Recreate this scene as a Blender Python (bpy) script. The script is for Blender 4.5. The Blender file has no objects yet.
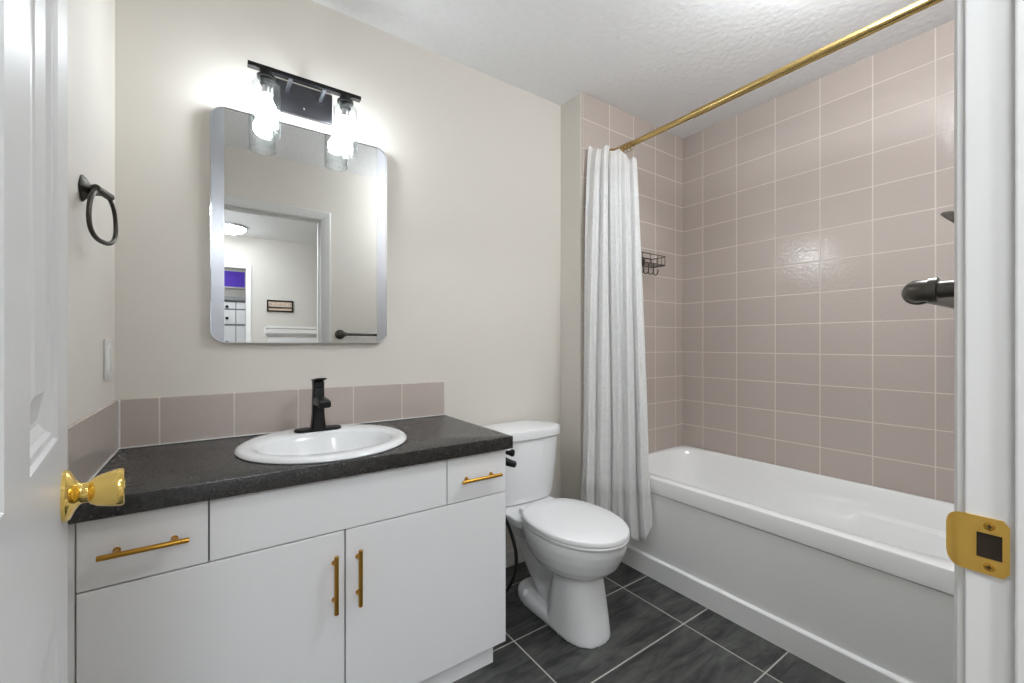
import bpy, bmesh, math, random
from mathutils import Vector, Matrix, noise
random.seed(7)
scene = bpy.context.scene
C = scene.collection
PI = math.pi

# ------------------------------------------------------------------ camera, world, exposure
FPX, YAW, CAM_Z, V0 = 424.16, 34.906, 1.1214, 343.67
cam_d = bpy.data.cameras.new('camera')
cam_d.sensor_width = 36.0
cam_d.sensor_fit = 'HORIZONTAL'
cam_d.lens = FPX / 1024 * 36.0
cam_d.shift_y = (V0 - 341.5) / 1024
cam_d.clip_start = 0.01
cam = bpy.data.objects.new('camera', cam_d)
C.objects.link(cam)
cam.location = (0, 0, CAM_Z)
cam.rotation_euler = (PI / 2, 0, -math.radians(YAW))
scene.camera = cam

world = bpy.data.worlds.new('world')
scene.world = world
world.use_nodes = True
world.node_tree.nodes['Background'].inputs[0].default_value = (0.9, 0.95, 1.0, 1)
world.node_tree.nodes['Background'].inputs[1].default_value = 1.0

vs = scene.view_settings
vs.view_transform = 'Standard'
vs.look = 'None'
vs.gamma = 1.0
vs.use_curve_mapping = False
vs.exposure = 0.28
scene.cycles.max_bounces = 14
scene.cycles.diffuse_bounces = 8
scene.cycles.glossy_bounces = 6
scene.cycles.transparent_max_bounces = 24
scene.cycles.sample_clamp_indirect = 4.0
scene.cycles.use_denoising = True

BULB_E = 74.0        # vanity bulbs
MID_FILL_E = 112.0  # fill lamp added over the mid hallway, unseen
HALL_E = 36.0       # hallway ceiling lamp seen in the mirror
NEAR_FILL_E = 88.0  # fill lamp added just outside the doorway, unseen
BATH_FILL_E = 42.0       # opal fill lamp added in the bathroom, out of view
ROOM_FILL_E = 45.0  # fill lamp added in the far room, unseen

# ------------------------------------------------------------------ helpers: materials
def lin(c):
    return tuple(((v / 255) / 12.92 if v / 255 <= 0.04045 else ((v / 255 + 0.055) / 1.055) ** 2.4) for v in c) + (1.0,)

class N:
    """small wrapper on a node tree"""
    def __init__(self, name):
        self.m = bpy.data.materials.new(name)
        self.m.use_nodes = True
        self.t = self.m.node_tree
        self.b = self.t.nodes['Principled BSDF']
        self.out = self.t.nodes['Material Output']
    def n(self, typ, **kw):
        nd = self.t.nodes.new(typ)
        for k, v in kw.items():
            setattr(nd, k, v)
        return nd
    def l(self, a, b):
        self.t.links.new(a, b)
    def val(self, sock, v):
        if hasattr(v, 'is_output'):
            self.l(v, sock)
        else:
            sock.default_value = v
    def math(self, op, a, b=0.0, c=None):
        nd = self.n('ShaderNodeMath', operation=op)
        self.val(nd.inputs[0], a)
        self.val(nd.inputs[1], b)
        if c is not None:
            self.val(nd.inputs[2], c)
        return nd.outputs[0]
    def pos(self):
        return self.n('ShaderNodeNewGeometry').outputs['Position']
    def noise(self, scale, detail=3.0, rough=0.5, vec=None, dist=0.0):
        nd = self.n('ShaderNodeTexNoise')
        nd.inputs['Scale'].default_value = scale
        nd.inputs['Detail'].default_value = detail
        nd.inputs['Roughness'].default_value = rough
        nd.inputs['Distortion'].default_value = dist
        self.l(vec if vec is not None else self.pos(), nd.inputs['Vector'])
        return nd.outputs['Fac']
    def mix(self, fac, a, b):
        nd = self.n('ShaderNodeMix', data_type='RGBA')
        self.val(nd.inputs[0], fac)
        self.val(nd.inputs[6], a)
        self.val(nd.inputs[7], b)
        return nd.outputs[2]
    def ramp(self, fac, p0, p1, c0=(0, 0, 0, 1), c1=(1, 1, 1, 1)):
        nd = self.n('ShaderNodeValToRGB')
        nd.color_ramp.elements[0].position = p0
        nd.color_ramp.elements[1].position = p1
        nd.color_ramp.elements[0].color = c0
        nd.color_ramp.elements[1].color = c1
        self.l(fac, nd.inputs[0])
        return nd.outputs[0]
    def bump(self, h, strength, dist=0.002):
        nd = self.n('ShaderNodeBump')
        nd.inputs['Strength'].default_value = strength
        nd.inputs['Distance'].default_value = dist
        self.l(h, nd.inputs['Height'])
        self.l(nd.outputs[0], self.b.inputs['Normal'])
        return nd
    def set(self, **kw):
        for k, v in kw.items():
            self.val(self.b.inputs[k.replace('_', ' ')], v)
        return self

def paint(name, c, rough=0.55, var=0.03, bscale=180, bstr=0.08, spec=0.4):
    k = N(name)
    col = lin(c)
    dk = tuple(v * (1 - var) for v in col[:3]) + (1,)
    k.set(Base_Color=k.mix(k.noise(6, 4), dk, col), Roughness=rough)
    k.b.inputs['Specular IOR Level'].default_value = spec
    if bstr:
        k.bump(k.noise(bscale, 2), bstr, 0.001)
    return k.m

def metal(name, c, rough=0.25, metallic=1.0, var=0.06, scale=40):
    k = N(name)
    col = lin(c)
    dk = tuple(v * (1 - var) for v in col[:3]) + (1,)
    f = k.noise(scale, 3)
    k.set(Base_Color=k.mix(f, dk, col), Metallic=metallic, Roughness=k.math('MULTIPLY_ADD', f, 0.12, rough - 0.06))
    return k.m

def glossy_white(name, c, rough=0.12, var=0.015, coat=0.0):
    k = N(name)
    col = lin(c)
    dk = tuple(v * (1 - var) for v in col[:3]) + (1,)
    k.set(Base_Color=k.mix(k.noise(5, 3), dk, col), Roughness=rough)
    k.b.inputs['Coat Weight'].default_value = coat
    return k.m

def tile_mat(name, axes, origin, size, grout, tile_c, grout_c, rough=0.14, slate=False, wave=0.7):
    """rectangular tiles laid in a straight grid, in world metres along the two given axes"""
    k = N(name)
    sep = k.n('ShaderNodeSeparateXYZ')
    k.l(k.pos(), sep.inputs[0])
    cell, edge = [], []
    for a, o, s in zip(axes, origin, size):
        v = k.math('DIVIDE', k.math('SUBTRACT', sep.outputs['XYZ'.index(a)], o), s)
        fl = k.math('FLOOR', v)
        fr = k.math('SUBTRACT', v, fl)
        e = k.math('MULTIPLY', k.math('MINIMUM', fr, k.math('SUBTRACT', 1.0, fr)), s)
        cell.append(fl)
        edge.append(e)
    d = k.math('MINIMUM', edge[0], edge[1])
    mr = k.n('ShaderNodeMapRange')
    mr.interpolation_type = 'SMOOTHSTEP'
    mr.inputs['From Min'].default_value = grout * 0.35
    mr.inputs['From Max'].default_value = grout * 0.75
    k.l(d, mr.inputs['Value'])
    mask = mr.outputs[0]
    comb = k.n('ShaderNodeCombineXYZ')
    k.l(cell[0], comb.inputs[0])
    k.l(cell[1], comb.inputs[1])
    wn = k.n('ShaderNodeTexWhiteNoise', noise_dimensions='3D')
    k.l(comb.outputs[0], wn.inputs['Vector'])
    if slate:
        mp = k.n('ShaderNodeMapping')
        mp.inputs['Rotation'].default_value = (0, 0, 0.5)
        mp.inputs['Scale'].default_value = (2.6, 11.0, 4.0)
        add = k.n('ShaderNodeVectorMath', operation='ADD')
        k.l(k.pos(), add.inputs[0])
        k.l(wn.outputs['Color'], add.inputs[1])
        k.l(add.outputs[0], mp.inputs['Vector'])
        f1 = k.noise(2.2, 8, 0.66, mp.outputs[0], 0.6)
        f2 = k.noise(30, 5, 0.6)
        base = k.ramp(f1, 0.36, 0.78, lin(tile_c[0]), lin(tile_c[1]))
        base = k.mix(k.math('MULTIPLY', f2, 0.35), base, lin(tile_c[2]))
        h = k.math('ADD', k.math('MULTIPLY', f1, 0.8), k.math('MULTIPLY', f2, 0.25))
        rgh = k.math('MULTIPLY_ADD', f2, 0.25, rough)
    else:
        c0 = lin(tile_c)
        c1 = tuple(v * 0.93 for v in c0[:3]) + (1,)
        base = k.mix(k.math('MULTIPLY_ADD', wn.outputs['Value'], 0.6, k.math('MULTIPLY', k.noise(9, 3), 0.4)), c0, c1)
        h = k.math('MULTIPLY', k.noise(62, 2, 0.55), wave)
        rgh = rough
    k.set(Base_Color=k.mix(mask, lin(grout_c), base))
    mx = k.n('ShaderNodeMix', data_type='FLOAT')
    k.l(mask, mx.inputs[0])
    mx.inputs[2].default_value = 0.75
    k.val(mx.inputs[3], rgh)
    k.l(mx.outputs[0], k.b.inputs['Roughness'])
    k.bump(k.math('ADD', h, k.math('MULTIPLY', mask, 0.9)), 0.35 if not slate else 0.3, 0.0018)
    return k.m

def emit(name, c, strength):
    k = N(name)
    k.set(Base_Color=lin(c), Roughness=0.4)
    k.b.inputs['Emission Color'].default_value = lin(c)
    k.b.inputs['Emission Strength'].default_value = strength
    return k.m

WALL_C = (216, 211, 203)
M = {}
M['wall'] = paint('wall_paint', WALL_C, 0.6, 0.02, 220, 0.10)
M['hallwall'] = paint('hall_wall_paint', (192, 188, 181), 0.6, 0.02, 220, 0.10)
def ceiling_mat():
    k = N('knockdown_ceiling')
    f = k.noise(45, 5, 0.6)
    v = k.n('ShaderNodeTexVoronoi')
    v.inputs['Scale'].default_value = 38
    k.l(k.pos(), v.inputs['Vector'])
    h = k.math('ADD', f, k.math('MULTIPLY', v.outputs['Distance'], 0.5))
    k.set(Base_Color=k.mix(f, lin((232, 233, 234)), lin((243, 244, 245))), Roughness=0.8)
    k.bump(h, 0.55, 0.004)
    return k.m
M['ceiling'] = ceiling_mat()
M['trim'] = paint('trim_white', (212, 211, 209), 0.35, 0.012, 90, 0.03, 0.5)
M['door'] = paint('door_white', (219, 219, 219), 0.35, 0.012, 120, 0.04, 0.5)
TILE = (186, 174, 166)
GROUT = (208, 200, 191)
M['tile_x'] = tile_mat('wall_tile_long', 'YZ', (0.439, 0.609), (0.2055, 0.1536), 0.004, TILE, GROUT, 0.12, wave=1.5)
M['tile_y'] = tile_mat('wall_tile_end', 'XZ', (1.571, 0.609), (0.2015, 0.1536), 0.004, TILE, GROUT)
M['splash_y'] = tile_mat('splash_tile_back', 'XZ', (-0.148, 0.7975), (0.2002, 0.30), 0.004, TILE, GROUT)
M['splash_x'] = tile_mat('splash_tile_side', 'YZ', (1.20, 0.7975), (0.60, 0.30), 0.004, TILE, GROUT)
M['floor'] = tile_mat('slate_floor_tile', 'XY', (1.5345, 1.3072), (0.613, 0.308), 0.0045,
                      ((20, 21, 20), (104, 105, 102), (60, 60, 58)), (176, 174, 168), rough=0.30, slate=True)
M['cab'] = paint('cabinet_white', (233, 233, 234), 0.42, 0.01, 200, 0.02, 0.5)
M['cabgap'] = paint('cabinet_shadow_gap', (150, 151, 152), 0.6, 0.02, 100, 0)
M['ceramic'] = glossy_white('white_ceramic', (232, 233, 234), 0.1)
M['seat'] = glossy_white('toilet_seat_plastic', (238, 238, 239), 0.2)
M['acrylic'] = glossy_white('tub_acrylic', (243, 243, 242), 0.16)
M['brass'] = metal('polished_brass', (248, 214, 124), 0.13)
M['brass_brushed'] = metal('brushed_gold', (196, 148, 62), 0.3)
M['rod'] = metal('satin_gold_rod', (190, 163, 106), 0.26, 1.0, 0.03, 600)
M['strike'] = metal('strike_plate_brass', (236, 192, 98), 0.3)
M['black'] = metal('matte_black_metal', (12, 12, 13), 0.36, 0.0)
M['black'].node_tree.nodes['Principled BSDF'].inputs['Specular IOR Level'].default_value = 0.3
M['bronze'] = metal('oil_rubbed_bronze', (70, 66, 60), 0.35, 0.8)
M['iron'] = metal('black_iron_pipe', (92, 88, 82), 0.34, 0.85, 0.25, 60)
M['blackplate'] = metal('dark_glossy_plate', (58, 58, 61), 0.22, 0.6)
M['chrome'] = metal('chrome', (225, 227, 230), 0.08)
M['brushed'] = metal('brushed_steel', (190, 193, 199), 0.32)
M['dark'] = paint('dark_recess', (40, 28, 16), 0.7, 0.1, 60, 0)
M['rubber'] = paint('black_rubber', (14, 14, 15), 0.45, 0.1, 100, 0.02)
def mirror_mat():
    k = N('silvered_mirror')
    f = k.noise(2, 2)
    k.set(Base_Color=k.mix(f, (0.80, 0.81, 0.80, 1), (0.83, 0.84, 0.83, 1)), Metallic=1.0, Roughness=0.0)
    return k.m
M['mirror'] = mirror_mat()
def counter_mat():
    k = N('dark_stone_laminate')
    f = k.noise(160, 6, 0.7)
    g = k.noise(14, 5, 0.6, None, 1.0)
    v = k.n('ShaderNodeTexVoronoi')
    v.inputs['Scale'].default_value = 220
    k.l(k.pos(), v.inputs['Vector'])
    base = k.ramp(f, 0.35, 0.72, lin((7, 6, 6)), lin((26, 23, 21)))
    base = k.mix(k.ramp(g, 0.45, 0.75), base, lin((18, 16, 15)))
    fl = k.ramp(v.outputs['Distance'], 0.14, 0.20, (1, 1, 1, 1), (0, 0, 0, 1))
    base = k.mix(k.math('MULTIPLY', fl, 0.16), base, lin((120, 110, 100)))
    k.set(Base_Color=base, Roughness=k.math('MULTIPLY_ADD', f, 0.16, 0.20))
    k.b.inputs['Specular IOR Level'].default_value = 0.9
    k.bump(f, 0.03, 0.0006)
    return k.m
M['counter'] = counter_mat()
def thin_glass(name, wav=0.6, tint=(0.97, 0.98, 0.98)):
    k = N(name)
    t = k.t
    tr = k.n('ShaderNodeBsdfTransparent')
    gl = k.n('ShaderNodeBsdfGlossy')
    gl.inputs['Roughness'].default_value = 0.02
    fr = k.n('ShaderNodeLayerWeight')
    fr.inputs['Blend'].default_value = 0.35
    v = k.n('ShaderNodeTexVoronoi')
    v.inputs['Scale'].default_value = 75
    k.l(k.pos(), v.inputs['Vector'])
    bp = k.n('ShaderNodeBump')
    bp.inputs['Strength'].default_value = wav
    bp.inputs['Distance'].default_value = 0.003
    k.l(v.outputs['Distance'], bp.inputs['Height'])
    k.l(bp.outputs[0], gl.inputs['Normal'])
    k.l(bp.outputs[0], fr.inputs['Normal'])
    k.val(tr.inputs[0], k.mix(k.math('POWER', fr.outputs['Facing'], 2.5), tint + (1,), (0.62, 0.64, 0.66, 1)))
    mx = k.n('ShaderNodeMixShader')
    k.l(k.math('MULTIPLY_ADD', k.math('POWER', fr.outputs['Facing'], 1.6), 0.35, 0.015), mx.inputs[0])
    k.l(tr.outputs[0], mx.inputs[1])
    k.l(gl.outputs[0], mx.inputs[2])
    k.l(mx.outputs[0], k.out.inputs['Surface'])
    t.nodes.remove(k.b)
    return k.m
M['seeded'] = thin_glass('seeded_clear_glass')
M['pane'] = thin_glass('window_pane_glass', 0.0)
M['bulb'] = emit('frosted_bulb_glow', (243, 249, 255), BULB_E)
M['bulb_base'] = metal('bulb_screw_base', (200, 200, 200), 0.3)
M['hall_lamp'] = emit('hall_lamp_glow', (243, 249, 255), HALL_E)
M['mid_fill'] = emit('mid_fill_glow', (243, 249, 255), MID_FILL_E)
M['near_fill'] = emit('near_fill_glow', (243, 249, 255), NEAR_FILL_E)
M['globe'] = emit('bath_fill_glow', (243, 249, 255), BATH_FILL_E)
M['room_fill'] = emit('room_fill_glow', (243, 249, 255), ROOM_FILL_E)
def curtain_mat():
    k = N('sparkly_white_voile')
    t = k.t
    sep = k.n('ShaderNodeSeparateXYZ')
    k.l(k.pos(), sep.inputs[0])
    # the woven pattern covers the middle of the drop; header and hem are plain
    up = k.n('ShaderNodeMapRange'); up.inputs['From Min'].default_value = 0.40; up.inputs['From Max'].default_value = 0.46
    k.l(sep.outputs[2], up.inputs['Value'])
    dn = k.n('ShaderNodeMapRange'); dn.inputs['From Min'].default_value = 2.02; dn.inputs['From Max'].default_value = 1.90
    k.l(sep.outputs[2], dn.inputs['Value'])
    band = k.math('MULTIPLY', up.outputs[0], dn.outputs[0])
    v = k.n('ShaderNodeTexVoronoi')
    v.inputs['Scale'].default_value = 70
    k.l(k.pos(), v.inputs['Vector'])
    spots = k.ramp(v.outputs['Distance'], 0.22, 0.36, (1, 1, 1, 1), (0, 0, 0, 1))
    clump = k.ramp(k.noise(16, 3), 0.42, 0.58)
    sp = k.math('MULTIPLY', k.math('MULTIPLY', spots, clump), band)
    mott = k.math('MULTIPLY', k.ramp(k.noise(70, 4, 0.7), 0.45, 0.62), band)
    k.set(Base_Color=k.mix(sp, k.mix(mott, lin((252, 252, 251)), lin((240, 241, 242))), lin((255, 255, 255))), Roughness=0.6)
    k.b.inputs['Specular IOR Level'].default_value = 0.6
    mr = k.n('ShaderNodeMapRange')
    mr.inputs['To Min'].default_value = 0.6
    mr.inputs['To Max'].default_value = 0.12
    k.l(sp, mr.inputs['Value'])
    k.l(mr.outputs[0], k.b.inputs['Roughness'])
    k.bump(k.math('ADD', sp, k.math('MULTIPLY', k.noise(240, 2), 0.3)), 0.5, 0.002)
    tl = k.n('ShaderNodeBsdfTranslucent')
    tl.inputs[0].default_value = lin((248, 248, 247))
    tp = k.n('ShaderNodeBsdfTransparent')
    m1 = k.n('ShaderNodeMixShader'); m1.inputs[0].default_value = 0.28
    k.l(k.b.outputs[0], m1.inputs[1]); k.l(tl.outputs[0], m1.inputs[2])
    m2 = k.n('ShaderNodeMixShader')
    k.l(k.math('MULTIPLY_ADD', band, -0.26, 0.34), m2.inputs[0])
    k.l(m1.outputs[0], m2.inputs[1]); k.l(tp.outputs[0], m2.inputs[2])
    k.l(m2.outputs[0], k.out.inputs['Surface'])
    return k.m
M['curtain'] = curtain_mat()
M['purple'] = paint('violet_light_paint', (104, 66, 214), 0.6, 0.12, 60, 0.05)  # violet window light of the far room put into plain colour
M['beige'] = paint('beige_board', (226, 200, 178), 0.6, 0.06, 60, 0.05)
M['hallfloor'] = paint('hall_carpet', (150, 142, 132), 0.95, 0.15, 260, 0.4)
M['greyshelf'] = paint('dresser_frame', (150, 150, 152), 0.5, 0.05, 60, 0.02)

# ------------------------------------------------------------------ helpers: meshes
def V(*a):
    return Vector(a)

def tm(bm, fn):
    bmesh.ops.transform(bm, matrix=fn, verts=bm.verts)

def box(bm, x0, x1, y0, y1, z0, z1, bev=0.0, seg=2, mat=None):
    r = bmesh.ops.create_cube(bm, size=1.0)
    vs_ = r['verts']
    bmesh.ops.scale(bm, vec=(x1 - x0, y1 - y0, z1 - z0), verts=vs_)
    bmesh.ops.translate(bm, vec=((x0 + x1) / 2, (y0 + y1) / 2, (z0 + z1) / 2), verts=vs_)
    if mat is not None:
        bmesh.ops.transform(bm, matrix=mat, verts=vs_)
    if bev > 0:
        es = list({e for v in vs_ for e in v.link_edges})
        bmesh.ops.bevel(bm, geom=es, offset=bev, segments=seg, profile=0.5, affect='EDGES')

def frame_from(d):
    d = d.normalized()
    up = V(0, 0, 1) if abs(d.z) < 0.95 else V(1, 0, 0)
    a = d.cross(up).normalized()
    return a, a.cross(d).normalized(), d

def tube(bm, pts, r, n=14, cap=True, closed=False, flat=1.0):
    """swept tube through points; r a number or list; flat squashes the second cross axis"""
    pts = [Vector(p) for p in pts]
    m = len(pts)
    rr = r if isinstance(r, (list, tuple)) else [r] * m
    rings = []
    pa = None
    for i, p in enumerate(pts):
        if closed:
            d = pts[(i + 1) % m] - pts[i - 1]
        else:
            d = pts[min(i + 1, m - 1)] - pts[max(i - 1, 0)]
        if pa is None:
            a, _, d = frame_from(d)
            b = d.cross(a).normalized()
        else:
            d.normalize()
            a = (pa - d * pa.dot(d)).normalized()
            b = d.cross(a).normalized()
        pa = a
        rings.append([bm.verts.new(p + a * rr[i] * math.cos(2 * PI * j / n) + b * rr[i] * flat * math.sin(2 * PI * j / n)) for j in range(n)])
    cnt = m if closed else m - 1
    for i in range(cnt):
        A, B = rings[i], rings[(i + 1) % m]
        for j in range(n):
            bm.faces.new((A[j], A[(j + 1) % n], B[(j + 1) % n], B[j]))
    if cap and not closed:
        bm.faces.new(rings[0][::-1])
        bm.faces.new(rings[-1])

def lathe(bm, prof, origin, axis, n=32, cap0=True, cap1=True):
    """prof: list of (distance along axis, radius)"""
    o = Vector(origin)
    a, b, d = frame_from(Vector(axis))
    rings = []
    for t, r in prof:
        if r < 1e-6:
            rings.append([bm.verts.new(o + d * t)])
        else:
            rings.append([bm.verts.new(o + d * t + a * r * math.cos(2 * PI * j / n) + b * r * math.sin(2 * PI * j / n)) for j in range(n)])
    for A, B in zip(rings[:-1], rings[1:]):
        for j in range(n):
            k = (j + 1) % n
            if len(A) == 1 and len(B) == 1:
                continue
            if len(A) == 1:
                bm.faces.new((A[0], B[k], B[j]))
            elif len(B) == 1:
                bm.faces.new((A[j], A[k], B[0]))
            else:
                bm.faces.new((A[j], A[k], B[k], B[j]))
    if cap0 and len(rings[0]) > 1:
        bm.faces.new(rings[0][::-1])
    if cap1 and len(rings[-1]) > 1:
        bm.faces.new(rings[-1])

def loft(bm, rings, cap0=True, cap1=True):
    R = [[bm.verts.new(p) for p in ring] for ring in rings]
    n = len(R[0])
    for A, B in zip(R[:-1], R[1:]):
        for j in range(n):
            bm.faces.new((A[j], A[(j + 1) % n], B[(j + 1) % n], B[j]))
    if cap0:
        bm.faces.new(R[0][::-1])
    if cap1:
        bm.faces.new(R[-1])

def sup(t, e):
    c, s = math.cos(t), math.sin(t)
    return math.copysign(abs(c) ** (2 / e), c), math.copysign(abs(s) ** (2 / e), s)

def egg(cx, cy, a, lf, lb, z, ef=2.0, eb=2.0, n=48):
    """ring in plan: half width a, length lf towards -y, lb towards +y"""
    out = []
    for i in range(n):
        t = 2 * PI * i / n
        s = math.sin(t)
        e = eb if s > 0 else ef
        x, y = sup(t, e)
        out.append((cx + a * x, cy + (lb if s > 0 else lf) * y, z))
    return out

def rrect(cx, cy, hx, hy, r, z, k=6):
    out = []
    for qx, qy, a0 in ((1, 1, 0), (-1, 1, 90), (-1, -1, 180), (1, -1, 270)):
        for i in range(k + 1):
            a = math.radians(a0 + 90 * i / k)
            out.append((cx + qx * (hx - r) + r * math.cos(a), cy + qy * (hy - r) + r * math.sin(a), z))
    return out

BASE = {}
def obj(name, bm, mat, parent=None, smooth=None, origin=None):
    """link a bmesh given in room coordinates as one mesh object"""
    bmesh.ops.recalc_face_normals(bm, faces=bm.faces)
    o_pt = Vector(origin) if origin is not None else (BASE[parent.name] if parent else Vector((0, 0, 0)))
    bmesh.ops.translate(bm, vec=-o_pt, verts=bm.verts)
    me = bpy.data.meshes.new(name)
    bm.to_mesh(me)
    bm.free()
    o = bpy.data.objects.new(name, me)
    C.objects.link(o)
    me.materials.append(mat)
    if smooth is not None:
        me.polygons.foreach_set('use_smooth', [True] * len(me.polygons))
        me.set_sharp_from_angle(angle=math.radians(smooth))
    BASE[o.name] = o_pt
    if parent:
        o.parent = parent
        o.location = o_pt - BASE[parent.name]
    else:
        o.location = o_pt
    return o

def tag(o, label, cat, group=None):
    o['label'] = label
    o['category'] = cat
    if group:
        o['group'] = group
    return o

def thing(name, loc, label, cat, group=None):
    o = bpy.data.objects.new(name, None)
    o.empty_display_size = 0.05
    C.objects.link(o)
    o.location = loc
    BASE[o.name] = Vector(loc)
    return tag(o, label, cat, group)

def struct(name, bm, mat, parent=None, smooth=None, origin=None):
    o = obj(name, bm, mat, parent, smooth, origin)
    o['kind'] = 'structure'
    return o

def NB():
    return bmesh.new()

# ------------------------------------------------------------------ dimensions (metres; camera stands at x = y = 0)
XL, XR = -0.2547, 2.4535          # left wall, tiled long wall
YB, YE, YF = 1.7681, 1.6039, 0.09  # back wall, tub end wall, door wall (room face)
HC = 2.4347
XS = 1.5624                        # side of the chase beside the toilet
YW = -0.02                         # door wall, hall face
JL, JR, DH = -0.105, 0.635, 2.035  # doorway
HY = -2.65                         # far wall of the hall

# ------------------------------------------------------------------ the room shell
b = NB(); box(b, XL - 0.12, XR + 0.14, -0.02, YB + 0.12, -0.06, 0.0); struct('floor', b, M['floor'])
b = NB(); box(b, XL - 0.12, XR + 0.14, YW, YB + 0.12, HC, HC + 0.1); struct('ceiling', b, M['ceiling'])
b = NB(); box(b, XL - 0.12, XS, YB, YB + 0.12, 0, HC); struct('wall_back', b, M['wall'])
b = NB(); box(b, XL - 0.12, XL, YF, YB, 0, HC); struct('wall_left', b, M['wall'])
b = NB()
box(b, XS, XR + 0.14, YE + 0.008, YB + 0.12, 0, HC)
struct('wall_end', b, M['wall'])
b = NB(); box(b, XS + 0.006, XR, YE, YE + 0.008, 0.0, HC); struct('wall_end_tile', b, M['tile_y'])
b = NB(); box(b, XR + 0.008, XR + 0.14, YF, YE + 0.008, 0, HC); struct('wall_right', b, M['wall'])
b = NB(); box(b, XR, XR + 0.008, YF, YE, 0.0, HC); struct('wall_right_tile', b, M['tile_x'])
# door wall with the opening
b = NB()
box(b, XL - 0.12, JL - 0.018, YW, YF, 0, HC)
box(b, JR + 0.018, XR + 0.14, YW, YF, 0, HC)
box(b, JL - 0.018, JR + 0.018, YW, YF, DH + 0.018, HC)
struct('wall_front', b, M['wall'])
b = NB(); box(b, 1.700, XR, YF, YF + 0.003, 0.0, HC); struct('wall_front_tile', b, M['tile_y'])
# baseboards
def baseboard(bm, p0, p1, nrm, h=0.085, t=0.012):
    """profile with a small chamfered top, running p0 -> p1 on a wall whose inside normal is nrm"""
    prof = [(0, 0), (t, 0), (t, h - 0.014), (t * 0.55, h - 0.004), (t * 0.4, h), (0, h)]
    rings = []
    for p in (p0, p1):
        rings.append([(p[0] + nrm[0] * u, p[1] + nrm[1] * u, w) for u, w in prof])
    loft(bm, rings)
b = NB(); baseboard(b, (0.845, YB), (XS, YB), (0, -1)); struct('baseboard_back', b, M['trim'])
b = NB(); baseboard(b, (XS, YB - 0.012), (XS, YE + 0.008), (-1, 0)); struct('baseboard_end', b, M['trim'])
b = NB(); baseboard(b, (JR + 0.075, YF), (1.70, YF), (0, 1)); struct('baseboard_front', b, M['trim'])

# door frame: jambs, head, stops and casings
b = NB()
box(b, JR, JR + 0.018, YW, YF + 0.002, 0, DH + 0.018, 0.0015)
box(b, JL - 0.018, JL, YW, YF + 0.002, 0, DH + 0.018, 0.0015)
box(b, JL - 0.018, JR + 0.018, YW, YF + 0.002, DH, DH + 0.018, 0.0015)
struct('trim_1', b, M['trim'])
b = NB()
box(b, JR - 0.010, JR, 0.020, 0.0575, 0, DH, 0.002)
box(b, JL, JL + 0.010, 0.020, 0.0575, 0, DH, 0.002)
box(b, JL, JR, 0.020, 0.0575, DH - 0.010, DH, 0.002)
struct('trim_2', b, M['trim'])
def casing(bm, y, s):
    """mitred colonial casing around the doorway on the wall face y, thickness towards s"""
    prof = [(0.0, 0.0), (0.0, 0.008), (0.004, 0.0105), (0.012, 0.011), (0.02, 0.0135), (0.045, 0.0165), (0.056, 0.017), (0.062, 0.014), (0.062, 0.0)]
    rev = 0.006
    path = [((JL - rev, 0.0), (-1, 0)), ((JL - rev, DH + rev), (-1, 1)), ((JR + rev, DH + rev), (1, 1)), ((JR + rev, 0.0), (1, 0))]
    rings = []
    for (x, z), (ox, oz) in path:
        rings.append([(x + ox * w, y + s * t, z + oz * w) for w, t in prof])
    loft(bm, rings)
b = NB(); casing(b, YF, 1); struct('trim_3', b, M['trim'])
b = NB(); casing(b, YW, -1); struct('trim_4', b, M['trim'])

# ------------------------------------------------------------------ the open door
DE = V(-0.173, 0.856, 0)                     # latch edge, visible face
DD = V(-0.1276, 0.9918, 0).normalized()      # hinge -> latch
DN = V(DD.y, -DD.x, 0)                       # visible face normal (towards +x)
DW, DT, DZ0, DZ1 = 0.738, 0.035, 0.012, 2.03
HG = DE - DD * DW
def dpt(s, t, z):                            # s from hinge, t outwards from visible face
    return HG + DD * s + DN * t + V(0, 0, z)
def door_mesh():
    bm = NB()
    st, mu = 0.116, 0.104
    pw = (DW - 2 * st - mu) / 2
    cols = [(st, st + pw), (st + pw + mu, DW - st)]
    rows = [(0.24, 0.80), (1.005, 1.66), (1.75, 1.93)]
    ss = sorted({0, DW, *[c for k in cols for c in k]})
    zz = sorted({DZ0, DZ1, *[c for k in rows for c in k]})
    for side in (0, 1):
        sg = 1 if side == 0 else -1
        t0 = 0.0 if side == 0 else -DT
        for i in range(len(ss) - 1):
            for j in range(len(zz) - 1):
                s0, s1, z0, z1 = ss[i], ss[i + 1], zz[j], zz[j + 1]
                if (s0, s1) in cols and (z0, z1) in rows:
                    # sunk moulding, groove, raised field
                    lv = [(0.0, 0.0), (0.003, -0.0035), (0.009, -0.0045), (0.013, -0.0085), (0.024, -0.0135), (0.029, -0.0140), (0.033, -0.0130), (0.062, -0.0055), (0.065, -0.0040)]
                    rings = []
                    for ins, dep in lv:
                        rings.append([dpt(a, t0 + sg * dep, c) for a, c in
                                      ((s0 + ins, z0 + ins), (s1 - ins, z0 + ins), (s1 - ins, z1 - ins), (s0 + ins, z1 - ins))])
                    loft(bm, rings, False, True)
                else:
                    vsx = [bm.verts.new(dpt(a, t0, c)) for a, c in ((s0, z0), (s1, z0), (s1, z1), (s0, z1))]
                    bm.faces.new(vsx)
    for (a0, c0), (a1, c1) in (((0, DZ0), (DW, DZ0)), ((DW, DZ0), (DW, DZ1)), ((DW, DZ1), (0, DZ1)), ((0, DZ1), (0, DZ0))):
        bm.faces.new([bm.verts.new(p) for p in (dpt(a0, 0, c0), dpt(a1, 0, c1), dpt(a1, -DT, c1), dpt(a0, -DT, c0))])
    bmesh.ops.remove_doubles(bm, verts=bm.verts, dist=1e-5)
    return bm
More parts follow.
